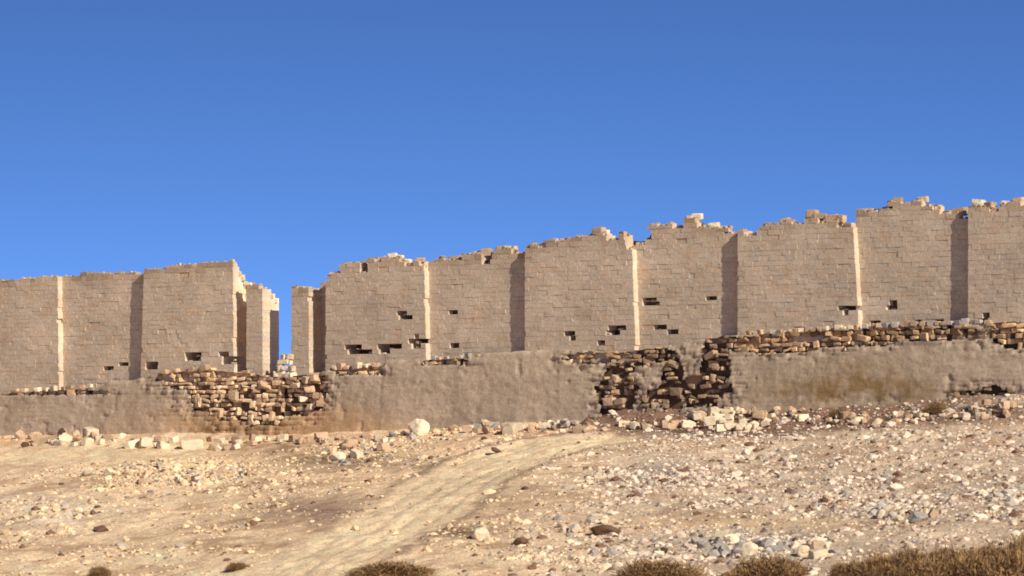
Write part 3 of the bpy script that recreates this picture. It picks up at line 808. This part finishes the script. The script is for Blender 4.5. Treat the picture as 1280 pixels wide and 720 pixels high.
def shrub(x, ytop, w, hpx, D, label, group=None, k=0):
    """x, ytop: surveyed crown top; w, hpx: its width and height in photo pixels; D: distance"""
    u = (x-640)/FOC; P = CAM+D*(F+R*u)
    zt = float(terrain(P[0], P[1]))
    ztop = (HOR-(ytop-(6 if group and 'bank' in group else 0)))/FOC*D
    h = max(ztop-zt, .25)
    o = empty('dry_shrub', label, 'shrub', (P[0], P[1], zt-.03), group)
    o.scale = (w*D/FOC/2/1.05, w*D/FOC/2/1.05, h/.9)
    o.rotation_euler = (0, 0, rr.uniform(0, 6))
    for me, nm in zip(SH[k % 3], ('dry_foliage', 'twigs')):
        c = link(nm, me, o)
    return o
def D_for(x, y):
    return ground_px(x, y)[1]
bot = 'dry shrubs along the bottom edge of the photo'
shrub(488, 698, 150, 0, D_for(488, 722), 'low dry brown shrub at the bottom edge beside the track', bot, 0)
shrub(825, 694, 140, 0, D_for(825, 726), 'rounded golden brown shrub in the middle of the bottom edge', bot, 1)
shrub(962, 691, 140, 0, D_for(962, 726), 'olive brown shrub in front of the grey stone outcrop', bot, 2)
bk = 'dry shrubs forming the dark bank at lower right'
for i, (x, yt, w, yb) in enumerate([(1062, 702, 80, 726), (1098, 692, 90, 727), (1142, 686, 100, 728), (1190, 681, 110, 728), (1236, 677, 110, 730), (1285, 669, 120, 730), (1120, 700, 100, 736), (1210, 690, 120, 738), (1270, 686, 120, 740), (1335, 668, 120, 730), (1165, 696, 110, 740)]):
    shrub(x, yt, w, 0, D_for(x, yb), 'dry brown shrub packed in the dark bank at the lower right corner', bk, i)
for i, (x, yt, w, yb, lb) in enumerate([(124, 704, 40, 722, 'tiny dry tuft at the bottom edge far left'), (298, 700, 40, 712, 'tiny dry tuft just left of the track at the bottom'), (1170, 500, 40, 515, 'dark tuft growing at the foot of the right plinth'), (1050, 508, 36, 520, 'small dark tuft in the soil strip under the olive stain')]):
    shrub(x, yt, w, 0, D_for(x, yb), lb, None, i)

# ------------------------------------------------------------------ light
sun_az = math.radians(72.0); sun_el = math.radians(31.0)   # azimuth measured from the wall's outward normal towards the right
S = Vector((math.sin(sun_az)*math.cos(sun_el), -math.cos(sun_az)*math.cos(sun_el), math.sin(sun_el)))
L = bpy.data.lights.new('sun', 'SUN'); L.energy = 5.0; L.angle = math.radians(.5); L.color = (1, .91, .75)
lo = bpy.data.objects.new('sun', L); col.objects.link(lo); lo.rotation_euler = S.to_track_quat('Z', 'Y').to_euler(); lo.location = (60, -60, 60)

w = bpy.data.worlds.new('World'); scene.world = w; w.use_nodes = True; t = w.node_tree; t.nodes.clear()
out = t.nodes.new('ShaderNodeOutputWorld'); bg = t.nodes.new('ShaderNodeBackground'); sk = t.nodes.new('ShaderNodeTexSky')
sk.sky_type = 'NISHITA'; sk.sun_disc = False; sk.sun_elevation = sun_el
sk.sun_rotation = math.atan2(S.x, S.y)
sk.dust_density = .3; sk.ozone_density = 2.0; sk.air_density = 1.0
tc = t.nodes.new('ShaderNodeTexCoord'); sp = t.nodes.new('ShaderNodeSeparateXYZ'); cb = t.nodes.new('ShaderNodeCombineXYZ')
t.links.new(tc.outputs['Generated'], sp.inputs[0]); t.links.new(sp.outputs[0], cb.inputs[0]); t.links.new(sp.outputs[1], cb.inputs[1])
mr = t.nodes.new('ShaderNodeMapRange'); mr.interpolation_type = 'LINEAR'
mr.inputs[1].default_value = 0; mr.inputs[2].default_value = .1; mr.inputs[3].default_value = .17; mr.inputs[4].default_value = .60; mr.clamp = True
t.links.new(sp.outputs[2], mr.inputs[0])
mx = t.nodes.new('ShaderNodeMath'); mx.operation = 'MAXIMUM'; t.links.new(mr.outputs[0], mx.inputs[0]); t.links.new(sp.outputs[2], mx.inputs[1])
t.links.new(mx.outputs[0], cb.inputs[2]); t.links.new(cb.outputs[0], sk.inputs[0])
tint = t.nodes.new('ShaderNodeMix'); tint.data_type = 'RGBA'; tint.blend_type = 'MULTIPLY'; tint.inputs[0].default_value = 1
tz = t.nodes.new('ShaderNodeMapRange'); tz.interpolation_type = 'SMOOTHSTEP'; tz.inputs[1].default_value = .1; tz.inputs[2].default_value = .4
t.links.new(sp.outputs[2], tz.inputs[0]); tm = t.nodes.new('ShaderNodeMix'); tm.data_type = 'RGBA'
tm.inputs[6].default_value = (2.7, 4.0, 6.3, 1); tm.inputs[7].default_value = (1.0, 1.0, 1.1, 1)
t.links.new(tz.outputs[0], tm.inputs[0]); t.links.new(tm.outputs[2], tint.inputs[7]); t.links.new(sk.outputs[0], tint.inputs[6])
t.links.new(tint.outputs[2], bg.inputs[0]); bg.inputs[1].default_value = .030; t.links.new(bg.outputs[0], out.inputs[0])

# ------------------------------------------------------------------ camera
cd = bpy.data.cameras.new('camera'); cam = bpy.data.objects.new('camera', cd); col.objects.link(cam)
cam.location = CAM; cd.sensor_width = 36; cd.lens = FOC/1280*36; cd.shift_y = (HOR-360)/1280
cam.rotation_euler = (math.radians(90), 0, TH)
cd.clip_end = 9000; cd.clip_start = 1
scene.camera = cam
cd.dof.use_dof = True; cd.dof.focus_distance = 4000; cd.dof.aperture_fstop = 2.6
scene.view_settings.view_transform = 'Standard'; scene.view_settings.look = 'None'; scene.view_settings.exposure = 0
